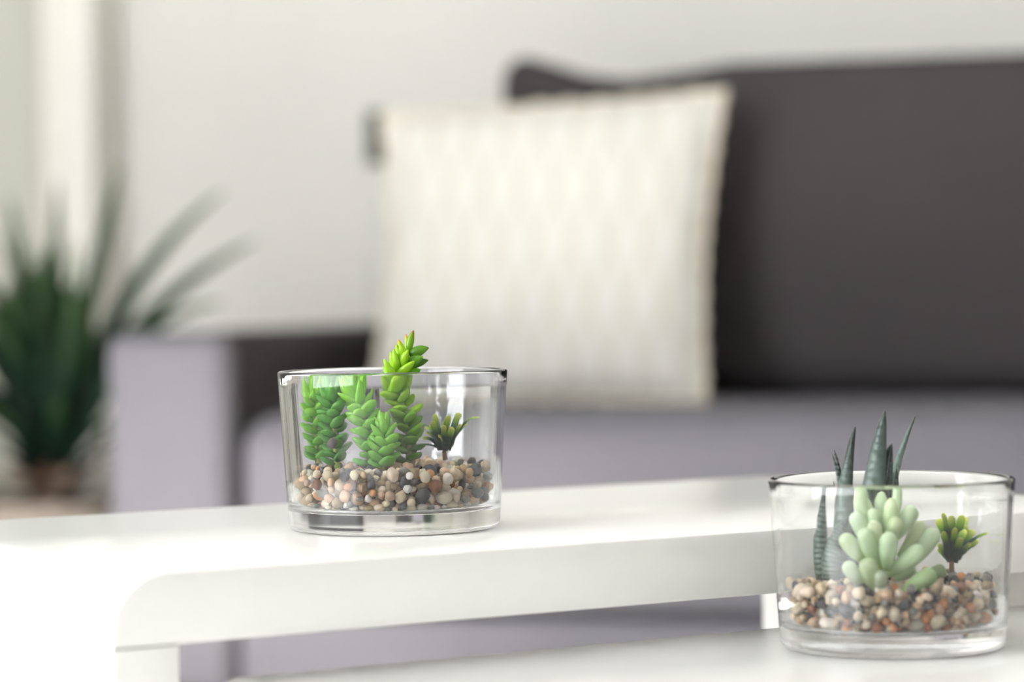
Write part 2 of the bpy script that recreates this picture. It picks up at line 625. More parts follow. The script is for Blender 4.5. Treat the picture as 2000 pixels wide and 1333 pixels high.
# ------------------------------------------------------------------ throw cushion
def cushion(name, W, H, T, n=36):
    vs, fs = [], []
    def P(a, b, s):
        x = a * W / 2 * (1 - 0.045 * (1 - b * b) * a * a)
        z = b * H / 2 * (1 - 0.05 * (1 - a * a) * b * b)
        z -= 0.016 * max(0, -a) * max(0, b)
        x -= 0.016 * max(0, -b) * (0.6 - 0.4 * a) - 0.012 * max(0, b) * a
        k = max(0, (1 - a ** 4) * (1 - b ** 4)) ** 0.5
        wr = 0.006 * noise.noise(Vector((a * 2.3, b * 2.3, s * 3.0)))
        return Vector((x, s * (T / 2 * k + wr * k), z))
    for s in (-1, 1):
        for i in range(n + 1):
            for j in range(n + 1):
                vs.append(P(2 * i / n - 1, 2 * j / n - 1, s))
    m = (n + 1) * (n + 1)
    for s in (0, 1):
        for i in range(n):
            for j in range(n):
                q = [s * m + i * (n + 1) + j, s * m + (i + 1) * (n + 1) + j, s * m + (i + 1) * (n + 1) + j + 1, s * m + i * (n + 1) + j + 1]
                fs.append(tuple(q if s == 0 else q[::-1]))
    bm = bmesh.new()
    me = mesh_of(name, vs, fs)
    bm.from_mesh(me)
    bmesh.ops.remove_doubles(bm, verts=bm.verts, dist=1e-5)
    me2 = from_bm(name, bm)
    edge = []
    for k in range(4 * 44):
        e, t = divmod(k, 44)
        t = 2 * t / 44 - 1
        a, b = ((t, 1), (1, -t), (-t, -1), (-1, t))[e]
        edge.append(P(a, b, 1))
    return me2, edge


PW, PH = 0.458, 0.418
pil_me, pil_edge = cushion('cushion', PW, PH, 0.092)
pil_c = at(1066, 490, 3.835)
pil = empty('throw_cushion', pil_c - Vector((0, 0, PH / 2)), 'cream square throw cushion with faint diamond weave leaning on the grey sofa', 'cushion')
pil_rot = Matrix.Rotation(-TH * 1.15, 3, 'Z') @ Matrix.Rotation(math.radians(-9), 3, 'X') @ Matrix.Rotation(math.radians(-0.2), 3, 'Y')
off = Vector((0, 0, PH / 2))


def place(me, rot, off):
    me.transform(Matrix.Translation(off) @ rot.to_4x4())


# keep the weave in the cover's own plane: the cover object carries the rotation
cov = link('cover', pil_me, CUSH, pil)
cov.rotation_euler = pil_rot.to_euler()
cov.location = off
n_e = len(pil_edge)
rope = tube_mesh('edging', pil_edge + [pil_edge[0]], [0.0042 + 0.003 * (i % 4 < 2) for i in range(n_e + 1)], 6)
ro = link('edging', rope, CUSHTRIM, pil)
ro['label'] = 'knotted cream edging'
ro.rotation_euler = cov.rotation_euler
ro.location = off

# ------------------------------------------------------------------ small fitting on the wall
fp = at(716, 266, 4.45)
rel = fp - S0
fu, fz = rel.dot(SS), fp.z
fx = empty('wall_socket', room(fu, WV, fz), 'small dark vertical fitting on the pale wall left of the cream cushion', 'fitting')
pl = link('plate', box_mesh('plate', -0.015, 0.015, -0.012, 0, -0.042, 0.042, 0.003, 2, xf=lambda c: SS * c.x + BB * c.y + Vector((0, 0, c.z))), FITTING, fx)
link('rocker', box_mesh('rocker', -0.009, 0.009, -0.016, -0.0115, -0.026, 0.026, 0.002, 2, xf=lambda c: SS * c.x + BB * c.y + Vector((0, 0, c.z))), FITTING, pl)

# ------------------------------------------------------------------ potted plant at the left
PY = 3.92
crown = at(104, 955, PY)
pc = Vector((crown.x, crown.y, 0))
plant = empty('potted_plant', pc, 'dark green sword leaved plant in taupe planter beside the sofa arm', 'plant')
bz = 0.298
link('planter', lathe_mesh('planter', [(0, 0.0), (0.085, 0.0), (0.10, 0.01), (0.128, bz - 0.03), (0.134, bz - 0.012), (0.134, bz), (0.124, bz), (0.122, bz - 0.03), (0, bz - 0.032)], 48), BASKET, plant)
link('soil', lathe_mesh('soil', [(0, bz - 0.016), (0.08, bz - 0.018), (0.121, bz - 0.027), (0.121, bz - 0.0315), (0, bz - 0.0315)], 32), SOIL, plant)
link('trunk', tube_mesh('trunk', [Vector((0.004, 0, bz - 0.03)), Vector((0, 0, bz + 0.01)), Vector((-0.002, 0, crown.z + 0.03)), Vector((0, 0, crown.z + 0.10))], [0.028, 0.025, 0.024, 0.012], 12), BARK, plant)
rl = random.Random(4)
C0 = Vector((0, 0, crown.z))


def drac_leaf(tip, ctrl, base, w):
    f = Vector((rl.uniform(-0.3, 0.3), -1, rl.uniform(0.0, 0.5)))
    me = leaf_mesh('leaf', base, ctrl, tip, w, 0.004, f, prof_sword, 12, 6, channel=0.12)
    o = link('leaf', me, DRAC, plant)
    k = rl.uniform(0.75, 1.2)
    o.color = (k, k, k, 1)


def rp(px, py, Y):
    return at(px, py, Y) - pc


for (tx, ty, mx, my, w, dy, dm) in (
        (18, 380, 62, 600, 0.042, -0.06, -0.04), (112, 350, 108, 600, 0.042, 0.03, 0.0), (236, 318, 172, 580, 0.042, 0.02, -0.03),
        (440, 372, 215, 530, 0.038, -0.02, -0.06), (505, 468, 235, 590, 0.038, -0.10, -0.08), (440, 590, 245, 610, 0.03, -0.14, -0.1),
        (-120, 420, 30, 600, 0.034, -0.05, -0.05), (-190, 540, 0, 640, 0.034, -0.1, -0.06), (-230, 690, -10, 700, 0.034, 0.0, 0.0),
        (300, 640, 200, 760, 0.03, -0.2, -0.12), (-90, 760, 20, 790, 0.032, -0.18, -0.12), (70, 470, 90, 700, 0.038, -0.16, -0.1),
        (150, 460, 135, 700, 0.038, -0.18, -0.1), (185, 520, 160, 740, 0.036, -0.1, -0.06), (20, 540, 60, 740, 0.036, -0.1, -0.06)):
    drac_leaf(rp(tx, ty, PY + dy), rp(mx, my, PY + dm), C0 + Vector((rl.uniform(-.012, .012), rl.uniform(-.012, .012), rl.uniform(-0.0, 0.05))), w)
for k in range(64):
    a = k * 2.399 + 0.4
    el = rl.uniform(0.45, 1.35)
    L = rl.uniform(0.19, 0.29)
    h = Vector((math.cos(a), math.sin(a), 0))
    if h.x > 0.2 and el < 1.15:
        L = 0.17
    base = C0 + h * 0.012 + Vector((0, 0, 0.002 * k))
    mid = base + (h * math.cos(el) * 0.5 + Vector((0, 0, 1)) * math.sin(el) * 0.62) * L
    tip = base + (h * math.cos(el) + Vector((0, 0, 1)) * (math.sin(el) * 0.95 - 0.06)) * L
    f = h.cross(Vector((0, 0, 1))).cross((tip - base).normalized())
    me = leaf_mesh('leaf', base, mid, tip, rl.uniform(0.034, 0.046), 0.004, f, prof_sword, 10, 6, channel=0.12)
    o = link('leaf', me, DRAC, plant)
    kk = rl.uniform(0.6, 1.1)
    o.color = (kk, kk, kk, 1)

for k in range(30):                                    # withered lower leaves hang around the trunk
    a = k * 2.399
    h = Vector((math.cos(a), math.sin(a), 0))
    L = rl.uniform(0.09, 0.13) * (0.7 if h.x > 0.3 else 1)
    base = C0 + h * 0.018 + Vector((0, 0, -0.004))
    tip = base + h * L + Vector((0, 0, rl.uniform(-0.03, 0.05)))
    mid = base + h * L * 0.6 + Vector((0, 0, rl.uniform(0.0, 0.04)))
    f = Vector((0, 0, 1)) + h * 0.3
    o = link('withered_leaf', leaf_mesh('withered_leaf', base, mid, tip, rl.uniform(0.028, 0.04), 0.003, f, prof_sword, 8, 6, channel=0.1), DRY, plant)
    o['label'] = 'withered taupe leaf'

# ------------------------------------------------------------------ nesting tables
YAW = 0.5599
TX = Vector((math.cos(YAW), math.sin(YAW), 0))
TY = Vector((-math.sin(YAW), math.cos(YAW), 0))
T0 = Vector((-0.1777, 1.2504, 0))


def tpt(x, y, z):
    return T0 + TX * x + TY * y + Vector((0, 0, z))


def extrude_profile(name, prof, y0, y1, bevel=0.0016):
    bm = bmesh.new()
    vs = [bm.verts.new((x, y0, z)) for x, z in prof]
    f = bm.faces.new(vs)
    r = bmesh.ops.extrude_face_region(bm, geom=[f])
    for v in [g for g in r['geom'] if isinstance(g, bmesh.types.BMVert)]:
        v.co.y = y1
    bmesh.ops.recalc_face_normals(bm, faces=bm.faces)
    ed = [e for e in bm.edges if abs(e.verts[0].co.y - e.verts[1].co.y) < 1e-6]
    bmesh.ops.bevel(bm, geom=ed, offset=bevel, segments=2, affect='EDGES', profile=0.5)
    return from_bm(name, bm)


def nesting_table(x0, L, y0, D, h, t, r, label, seam=0.00015):
    loc = tpt(x0, y0, 0)
    e = empty('nesting_table', loc, label, 'table', 'white nesting tables')
    e.rotation_euler = (0, 0, YAW)
    n = 12
    prof = [(0, h - t)]
    for k in range(n + 1):
        a = math.pi - math.pi / 2 * k / n
        prof.append((r + r * math.cos(a), h - r + r * math.sin(a)))
    for k in range(n + 1):
        a = math.pi / 2 - math.pi / 2 * k / n
        prof.append((L - r + r * math.cos(a), h - r + r * math.sin(a)))
    prof.append((L, h - t))
    link('tabletop', extrude_profile('tabletop', prof, 0, D), LACQ, e)
    for xa in (0, L - t):
        link('leg', extrude_profile('leg', [(xa, 0), (xa, h - t - seam), (xa + t, h - t - seam), (xa + t, 0)], 0, D), LACQ, e)
    return e


UL, UD, UT = 0.645, 0.338, 0.0327
nesting_table(0, UL, 0, UD, TOP, UT, 0.027, 'taller white lacquered nesting table with rounded corners, standing behind the lower one')
LOW = TOP - 0.0537
LD = 0.31
nesting_table(0.049, 0.555, 0.0257 - LD, LD, LOW, 0.030, 0.026, 'lower white lacquered nesting table in front, partly tucked under the taller one')

# ------------------------------------------------------------------ glass bowls
BR, BB_, BH = 0.060, 0.0553, 0.0828


def arc(cx, cz, r, a0, a1, n):
    return [(cx + r * math.cos(math.radians(a0 + (a1 - a0) * i / n)), cz + r * math.sin(math.radians(a0 + (a1 - a0) * i / n))) for i in range(n + 1)]


WT = 0.0030
FLOORZ = 0.0105
bowl_prof = [(0, 0.0012), (0.030, 0.0010), (0.046, 0.0004), (BB_ - 0.006, 0.0)]
bowl_prof += arc(BB_ - 0.0045, 0.0045, 0.0045, -80, 0, 6)
for k in range(1, 10):
    t = k / 10
    bowl_prof.append((BB_ + (BR - BB_) * t, 0.0045 + (BH - 0.0045 - 0.0016) * t))
bowl_prof += arc(BR - WT / 2, BH - 0.0016, WT / 2 + 0.00008, 0, 180, 8)
for k in range(1, 10):
    t = 1 - k / 10
    bowl_prof.append((BB_ - WT + (BR - BB_) * t, 0.0045 + (BH - 0.0045 - 0.0016) * t))
bowl_prof = [p for i, p in enumerate(bowl_prof) if not (i > 20 and p[1] < FLOORZ + 0.0062)]
bowl_prof += [(q[0], q[1]) for q in arc(BB_ - WT + 0.0003 - 0.0055, FLOORZ + 0.0055, 0.0055, 0, -90, 6)]
bowl_prof += [(0.03, FLOORZ - 0.0004), (0, FLOORZ - 0.0006)]
BOWL_ME = lathe_mesh('glass_bowl', bowl_prof, 128)


def r_in(z):
    return BB_ - WT + (BR - BB_) * max(0, (z - 0.0045)) / (BH - 0.0061) - 0.0004


B1 = Vector((-0.0627, 1.4862, TOP + 0.0002))
B2 = Vector((0.1847, 1.3917, LOW + 0.0002))
for b, lab in ((B1, 'clear round glass bowl on the taller table, planted with bright green stonecrop'),
               (B2, 'clear round glass bowl on the lower table, planted with aloe and a pale succulent')):
    o = link('glass_bowl', BOWL_ME, GLASS)
    o.location = b
    tag(o, lab, 'bowl', 'round glass bowls')

# ------------------------------------------------------------------ pebbles
CLASSES = [('cream', lin(230, 212, 184), 0.32), ('white', lin(238, 231, 220), 0.10), ('peach', lin(220, 184, 152), 0.13),
           ('orange', lin(210, 146, 96), 0.05), ('rust brown', lin(146, 92, 66), 0.06), ('tan', lin(178, 154, 122), 0.14),
           ('grey', lin(128, 125, 120), 0.10), ('dark slate', lin(60, 59, 63), 0.11)]
CP = np.array([c[2] for c in CLASSES]); CP /= CP.sum()


def pebble_shape(seed, sub, rough):
    bm = bmesh.new()
    bmesh.ops.create_icosphere(bm, subdivisions=sub, radius=1.0)
    rr = random.Random(seed)
    s = Vector((rr.uniform(0.95, 1.2), rr.uniform(0.8, 1.0), rr.uniform(0.68, 0.9)))
    planes = [Vector((rr.gauss(0, 1), rr.gauss(0, 1), rr.gauss(0, 1))).normalized() for _ in range(7)]
    cut = [rr.uniform(0.72, 0.92) for _ in planes]
    for v in bm.verts:
        c = v.co.copy()
        for p, k in zip(planes, cut):
            d = c.dot(p)
            if d > k:
                c -= p * (d - k) * rough
        c *= 1 + 0.10 * noise.noise(c * 1.4 + Vector((seed * 7.3, 0, 0)))
        v.co = Vector((c.x * s.x, c.y * s.y, c.z * s.z))
    return bm


PEB_ME = []
for k in range(14):
    me = from_bm('pebble', pebble_shape(k, 2, 0.9 if k % 3 else 0.5))
    me.polygons.foreach_set('use_smooth', [True] * len(me.polygons))
    me.materials.append(PEB)
    PEB_ME.append(me)
LOWSHAPES = []
for k in range(8):
    bm = pebble_shape(40 + k, 1, 0.8)
    LOWSHAPES.append((np.array([v.co[:] for v in bm.verts]), [tuple(v.index for v in f.verts) for f in bm.faces]))
    bm.free()


def pack(n, hfun, seed, iters=70):
    g = np.random.default_rng(seed)
    rad = (0.0020 + 0.0018 * g.random(n) ** 1.6)
    big = g.random(n) < 0.06
    rad[big] *= 1.25
    a = g.random(n) * 2 * np.pi
    r = np.sqrt(g.random(n)) * 0.049
    P = np.stack([r * np.cos(a), r * np.sin(a), FLOORZ + 0.003 + g.random(n) * 0.023], 1).astype(np.float32)
    S = (rad[:, None] + rad[None, :]).astype(np.float32) * 0.93
    for it in range(iters):
        D = P[:, None, :] - P[None, :, :]
        d2 = (D * D).sum(2)
        np.fill_diagonal(d2, 1.0)
        d = np.sqrt(d2) + 1e-9
        ov = np.clip(S - d, 0, None)
        push = (D * (ov / d * 0.30)[:, :, None]).sum(1)
        P += push
        P[:, 2] -= 0.00008 if it < iters - 15 else 0
        P[:, 2] = np.maximum(P[:, 2], FLOORZ + rad * 0.9)
        hz = hfun(P[:, 0], P[:, 1])
        P[:, 2] = np.minimum(P[:, 2], hz - rad * 0.6)
        rr = np.hypot(P[:, 0], P[:, 1])
        lim = (BB_ - WT - 0.0007 + (BR - BB_) * (P[:, 2] - 0.0045) / (BH - 0.0061)) - rad * 1.02
        corner = np.clip(FLOORZ + 0.0055 - (P[:, 2] - rad * 0.5), 0, 0.0055)
        lim -= 0.0055 - np.sqrt(np.clip(0.0055 ** 2 - corner ** 2, 0, None))
        k = np.minimum(1, lim / np.maximum(rr, 1e-6))
        P[:, 0] *= k
        P[:, 1] *= k
    return P.astype(float), rad


def visible_rank(P, rad, origin):
    """pixels each pebble shows to the photograph's viewpoint (a small depth sort)"""
    W = [origin + Vector(p) for p in P]
    q = []
    for w, r in zip(W, rad):
        d = w - CAM
        z = d.dot(_f)
        q.append((z, d.dot(CR) / z * FPX, d.dot(CU) / z * FPX, r / z * FPX))
    q = np.array(q)
    x0, y0 = q[:, 1].min() - 30, q[:, 2].min() - 30
    buf = -np.ones((int(q[:, 2].max() - y0) + 60, int(q[:, 1].max() - x0) + 60), int)
    for i in np.argsort(-q[:, 0]):
        cx, cy, rr = q[i, 1] - x0, q[i, 2] - y0, q[i, 3]
        a, b = int(cx - rr), int(cy - rr)
        m = int(2 * rr) + 2
        yy, xx = np.mgrid[b:b + m, a:a + m]
        s = (xx - cx) ** 2 + (yy - cy) ** 2 < rr * rr
        buf[b:b + m, a:a + m][s] = i
    cnt = np.bincount(buf[buf >= 0], minlength=len(P))
    return cnt, q


ORD = ['first', 'second', 'third', 'fourth', 'fifth', 'sixth', 'seventh', 'eighth', 'ninth', 'tenth', 'eleventh', 'twelfth']


def gravel(origin, hfun, seed, where, n=1130, singles=150):
    P, rad = pack(n, hfun, seed)
    cnt, q = visible_rank(P, rad, origin)
    order = np.argsort(-cnt)
    keep = set(order[:singles].tolist())
    g = np.random.default_rng(seed + 100)
    cls = g.choice(len(CLASSES), n, p=CP)
    lo, hi = q[:, 1].min(), q[:, 1].max()
    top = P[:, 2] > hfun(P[:, 0], P[:, 1]) - 0.006
    V, F, T = [], [], []
    combos = {}
    rr = random.Random(seed)
    for i in range(n):
        rot = Matrix.Rotation(rr.uniform(0, 6.28), 3, 'X') @ Matrix.Rotation(rr.uniform(0, 6.28), 3, 'Y') @ Matrix.Rotation(rr.uniform(0, 6.28), 3, 'Z')
        kk = rr.uniform(0.85, 1.12)
        cname, c, _ = CLASSES[cls[i]]
        col = (min(1, c[0] * kk * rr.uniform(0.95, 1.05)), min(1, c[1] * kk), min(1, c[2] * kk * rr.uniform(0.93, 1.07)), 1)
        if i in keep:
            o = bpy.data.objects.new('pebble', PEB_ME[rr.randrange(len(PEB_ME))])
            COL.objects.link(o)
            s = rad[i] * 1.0
            o.matrix_world = Matrix.Translation(origin + Vector(P[i])) @ rot.to_4x4() @ Matrix.Scale(s, 4)
            o.color = col
            side = ('far left', 'left', 'middle', 'right', 'far right')[min(4, int(5 * (q[i, 1] - lo) / (hi - lo)))]
            hh = (P[i, 2] - FLOORZ) / 0.027
            lay = 'top' if top[i] else ('middle' if hh > 0.42 else 'bottom')
            tag(o, None, 'pebble', 'loose pebbles in the ' + where)
            combos.setdefault((cname, lay, side), []).append((q[i, 1], rad[i], o))
        else:
            vs, fs = LOWSHAPES[rr.randrange(len(LOWSHAPES))]
            A = np.array(rot)
            off = len(V)
            V += [tuple(v) for v in (vs @ A.T * rad[i] + P[i])]
            F += [tuple(off + k for k in f) for f in fs]
            T += [col] * len(vs)
    for (cname, lay, side), mem in combos.items():
        body = '%s layer, %s of the %s' % (lay, side, where)
        mem.sort(key=lambda m: m[0])
        if len(mem) == 1:
            mem[0][2]['label'] = '%s pebble in the %s' % (cname, body)
        elif len(mem) == 2 and abs(mem[0][1] - mem[1][1]) > 0.0005:
            for m in mem:
                m[2]['label'] = '%s %s pebble in the %s' % ('larger' if m[1] == max(mem[0][1], mem[1][1]) else 'smaller', cname, body)
        else:
            for k, m in enumerate(mem):
                m[2]['label'] = '%s pebble, %s from left in the %s' % (cname, ORD[k], body)
    me = mesh_of('gravel', V, F)
    ca = me.color_attributes.new('tint', 'FLOAT_COLOR', 'POINT')
    ca.data.foreach_set('color', np.array(T, dtype=np.float32).ravel())
    o = link('gravel', me, PEBV)
    o.location = origin
    tag(o, 'mixed small gravel filling the %s under the larger pebbles' % where, 'gravel', kind='stuff')


def h1(x, y):
    return 0.0365 + 0.004 * np.exp(-((x - 0.020) ** 2 + (y - 0.012) ** 2) / 0.0005)


def h2(x, y):
    return 0.0365 + 0.0025 * np.exp(-((x - 0.03) ** 2 + (y - 0.02) ** 2) / 0.0006)


gravel(B1, h1, 3, 'stonecrop bowl')
gravel(B2, h2, 5, 'aloe bowl')

# one dark stone clings to the inside of the left bowl
o = bpy.data.objects.new('pebble', PEB_ME[2])
COL.objects.link(o)
o.location = at(652, 866, B1.y - 0.040)
o.scale = (0.0026, 0.0026, 0.0042)
o.color = lin(84, 72, 72)
tag(o, 'lone dark pebble resting high between the stonecrop and the glass', 'pebble')


# ------------------------------------------------------------------ stonecrop in the left bowl
def scaled_leaf_set(seed, profile, n, width, thick, bend):
    out = []
    rr = random.Random(seed)
    for k in range(n):
        b = bend * rr.uniform(0.6, 1.4)
        me = leaf_mesh('leaf', Vector((0, 0, 0)), Vector((0, -b * 0.4, 0.5)), Vector((0, b, 1.0)), width * rr.uniform(0.9, 1.1), thick, Vector((0, -1, 0)), profile, 9, 8)
        out.append(me)
    return out


L_POINT = scaled_leaf_set(1, prof_plump, 3, 0.46, 0.30, 0.05)
L_RED = scaled_leaf_set(2, prof_plump, 3, 0.40, 0.28, 0.05)
L_SCALE = scaled_leaf_set(3, prof_scale, 3, 0.86, 0.36, 0.12)
for me in L_POINT + L_SCALE: me.materials.append(SEDUM)
for me in L_RED: me.materials.append(SEDUM_RED)


def axis_frame(d, up):
    """z along d, y as near to up as possible"""
    z = d.normalized()
    x = up.cross(z)
    if x.length < 1e-5: x = Vector((1, 0, 0)).cross(z)
    x.normalize()
    y = z.cross(x)
    return Matrix((x, y, z)).transposed()


def put_leaf(parent, me, base, d, up, L, color, name='leaf'):
    o = bpy.data.objects.new(name, me)
    COL.objects.link(o)
    o.parent = parent
    R = axis_frame(d, up)
    o.matrix_local = Matrix.Translation(base) @ R.to_4x4() @ Matrix.Scale(L, 4)
    o.color = color
    return o


def mixc(a, b, t):
    return tuple(a[i] * (1 - t) + b[i] * t for i in range(3)) + (1,)


def stonecrop(pts, label, seed, n, low, high, redtop, lmax=0.0125, rad=1.0, cut=1.0):
    base = pts[0]
    e = empty('stonecrop', base, label, 'plant', 'stonecrop stems in the left bowl')
    rr = random.Random(seed)
    P = [p - base for p in pts]

    def S(t):
        k = t * (len(P) - 1)
        i = min(len(P) - 2, int(k))
        f = k - i
        a, b = P[i], P[i + 1]
        p0 = P[max(0, i - 1)]
        p3 = P[min(len(P) - 1, i + 2)]
        return 0.5 * ((2 * a) + (b - p0) * f + (2 * p0 - 5 * a + 4 * b - p3) * f * f + (3 * a - p0 - 3 * b + p3) * f ** 3)
    line = [S(i / 14) for i in range(15)]
    link('stem', tube_mesh('stem', line, [0.0016 - 0.0008 * i / 14 for i in range(15)], 8), STEMG, e)
    for k in range(n):
        t = 0.06 + 0.94 * (k / (n - 1)) ** 0.9
        if t > cut: continue
        p = S(t)
        d = (S(min(1, t + 0.03)) - S(t - 0.03)).normalized()
        a = k * 2.399 + rr.uniform(-0.25, 0.25)
        s1 = d.cross(Vector((0.1, 1, 0))).normalized()
        s2 = d.cross(s1)
        rdl = s1 * math.cos(a) + s2 * math.sin(a)
        if t < 0.62:                                  # broad overlapping scales low down
            L = lmax * rr.uniform(0.68, 0.86) * rad
            dirn = rdl * rr.uniform(0.75, 1.0) + d * rr.uniform(0.15, 0.5)
            me = L_SCALE[k % 3]
            c = mixc(low, high, t / 0.75 + rr.uniform(-0.12, 0.12))
        else:                                         # pointed leaves towards the tip
            q = (t - 0.62) / 0.38
            L = lmax * (1.02 - 0.22 * q) * rr.uniform(0.9, 1.1)
            dirn = rdl * (0.85 - 0.55 * q) + d * (0.55 + 0.6 * q)
            me = (L_RED if (q > 0.55 and redtop) else L_POINT)[k % 3]
            c = mixc(mixc(low, high, 0.75), high, q + rr.uniform(-0.15, 0.1))
        put_leaf(e, me, p, dirn, d, L, c)
    return e


G_DARK, G_MID, G_BRIGHT, G_LIME = lin(52, 136, 36), lin(92, 182, 46), lin(150, 218, 40), lin(184, 228, 52)
yb = B1.y
tall = stonecrop([at(796, 915, yb - 0.004), at(798, 862, yb - 0.006), at(790, 806, yb - 0.008), at(772, 752, yb - 0.008), at(782, 715, yb - 0.006), at(797, 684, yb - 0.004)],
                 'tallest stonecrop stem, bright lime green with red tip rising above the bowl rim', 11, 56, G_DARK, G_LIME, True, 0.0128, cut=0.80)
TL = [  # foot px, tip px, depth offset of the tip, width px, colour, red tip
    ((798, 688), (808, 645), 0.000, 15, lin(128, 176, 44), 1), ((795, 690), (792, 652), 0.003, 10, lin(196, 214, 80), 1),
    ((787, 698), (777, 663), 0.001, 15, G_LIME, 1), ((791, 712), (781, 674), -0.004, 21, G_LIME, 0),
    ((800, 694), (838, 680), -0.001, 22, lin(96, 150, 36), 0), ((793, 716), (826, 697), -0.003, 23, lin(104, 168, 34), 0),
    ((800, 716), (837, 704), 0.004, 18, lin(84, 138, 30), 0), ((770, 722), (762, 688), -0.001, 15, G_LIME, 0),
    ((774, 730), (772, 698), -0.006, 21, G_BRIGHT, 0), ((782, 742), (822, 722), -0.002, 24, lin(110, 186, 34), 0),
    ((766, 748), (748, 716), 0.000, 18, G_BRIGHT, 0), ((790, 742), (800, 712), 0.006, 18, G_BRIGHT, 0),
    ((764, 764), (745, 738), -0.003, 26, G_LIME, 0), ((778, 776), (790, 738), -0.007, 28, G_BRIGHT, 0)]
tb = tall.location.copy()
for (fp_, tp_, dz, wpx, col, red) in TL:
    w = wpx / FPX * yb
    A_, C_ = at(fp_[0], fp_[1], yb - 0.005), at(tp_[0], tp_[1], yb - 0.005 + dz)
    side = (C_ - A_).cross(Vector((0, 1, 0))).normalized() * (0.0008 if tp_[0] > fp_[0] else -0.0008)
    me = leaf_mesh('leaf', A_ - tb, (A_ + C_) / 2 - tb + side, C_ - tb, w, w * 0.62, Vector((0.15, -1, 0.35)), prof_plump, 11, 10)
    o = link('leaf', me, SEDUM_RED if red else SEDUM, tall)
    o.color = col
stonecrop([at(728, 915, yb - 0.016), at(724, 870, yb - 0.016), at(714, 820, yb - 0.015), at(700, 784, yb - 0.013), at(692, 768, yb - 0.012)],
          'green stonecrop stem with pinkish tip, directly left of the tallest one, below the rim', 12, 44, G_MID, G_BRIGHT, True, 0.0128)
stonecrop([at(748, 915, yb - 0.024), at(750, 890, yb - 0.024), at(752, 862, yb - 0.023), at(750, 838, yb - 0.022)],
          'shortest stonecrop stem, pale green, in front of the tallest one', 15, 26, lin(110, 190, 70), lin(150, 214, 84), False, 0.0120)
stonecrop([at(660, 915, yb - 0.012), at(655, 870, yb - 0.011), at(652, 820, yb - 0.010), at(648, 784, yb - 0.008), at(646, 770, yb - 0.006)],
          'dark green stonecrop stem with brownish tip, behind the lone dark pebble', 13, 42, G_DARK, G_MID, True, 0.0118)
stonecrop([at(622, 905, yb + 0.004), at(618, 866, yb + 0.004), at(614, 820, yb + 0.004), at(612, 786, yb + 0.003), at(612, 772, yb + 0.003)],
          'leftmost stonecrop stem, nearest the left wall of the bowl', 14, 40, G_MID, G_BRIGHT, False, 0.0112)


# ------------------------------------------------------------------ small tufts
def tuft(name, base, label, leaves, stem, hue=1.0, seed=1):
    e = empty(name, base, label, 'plant', 'small spiky tufts with yellow green tips')
    link('stem', tube_mesh('stem', [Vector((0.0006, 0, -0.004)), Vector((0, 0, 0.0)), Vector((0, 0, stem))], [0.0014, 0.0013, 0.0011], 8), STEMB, e)
    rr = random.Random(seed)
    for (tip, mid, w, f) in leaves:
        b = Vector((max(-.003, min(.003, (tip - base).x * 0.22)), rr.uniform(-.001, .001), stem * rr.uniform(0.6, 1.0) + rr.uniform(0, 0.0015)))
        me = leaf_mesh('leaf', b, mid - base, tip - base, w, 0.0007, f, prof_strap, 9, 6, channel=0.25)
        o = link('leaf', me, TUFT, e)
        k = rr.uniform(0.8, 1.2)
        o.color = (k * hue, k, k, 1)
    return e


def tuft_leaves(base_px, Y, rows, w):
    out = []
    for (tx, ty, mx, my, dy, ww) in rows:
        f = Vector((0.2, -1, 0.5)) if abs(tx - base_px[0]) < 25 else Vector((0.1 * (1 if tx > base_px[0] else -1), -0.7, 0.8))
        out.append((at(tx, ty, Y + dy), at(mx, my, Y + dy * 0.5), w * ww, f))
    return out


yt = yb + 0.012
rows = [(850, 808, 852, 845, 0.004, 1.1), (877, 811, 867, 845, -0.004, 1.1), (898, 806, 886, 835, 0.003, 1.1), (901, 830, 892, 842, -0.006, 1.0),
        (829, 836, 848, 838, -0.005, 1.0), (832, 847, 848, 848, -0.008, 1.0), (824, 858, 845, 852, -0.004, 0.9), (858, 854, 862, 858, -0.012, 1.1),
        (802, 838, 840, 808, 0.002, 0.45), (940, 816, 900, 812, 0.004, 0.45), (914, 826, 893, 838, 0.008, 0.7), (838, 832, 850, 838, 0.010, 1.0),
        (872, 822, 866, 850, 0.012, 1.0), (892, 826, 880, 848, 0.012, 1.0), (786, 884, 825, 858, -0.004, 0.55), (866, 830, 866, 858, -0.006, 1.0),
        (884, 834, 876, 856, -0.01, 1.0), (845, 822, 852, 850, 0.0, 1.0)]
tuft('spiky_tuft', at(868, 884, yt), 'small spiky green tuft on the gravel right of the bright green stonecrop', tuft_leaves((868, 880), yt, rows, 0.0033), 0.001, 1.0, 3)

yt2 = B2.y + 0.018
rows2 = [(1832, 1014, 1848, 1040, 0.003, 1.2), (1841, 1001, 1852, 1035, -0.004, 0.8), (1859, 1006, 1858, 1040, 0.004, 1.2), (1882, 1006, 1868, 1036, -0.003, 1.2),
         (1892, 1010, 1872, 1045, 0.006, 1.0), (1893, 1028, 1876, 1040, 0.002, 1.1), (1889, 1036, 1874, 1055, -0.005, 1.2), (1905, 1036, 1880, 1060, 0.004, 1.2),
         (1938, 1042, 1900, 1044, 0.002, 0.5), (1915, 1056, 1885, 1072, 0.005, 1.0), (1840, 1038, 1848, 1062, -0.006, 1.1), (1832, 1062, 1846, 1082, -0.002, 0.8),
         (1833, 1072, 1844, 1088, 0.003, 0.7), (1866, 1030, 1862, 1062, -0.008, 1.0), (1900, 1062, 1878, 1078, -0.002, 0.9), (1852, 1030, 1854, 1060, 0.006, 1.1),
         (1878, 1050, 1868, 1075, -0.008, 1.0)]
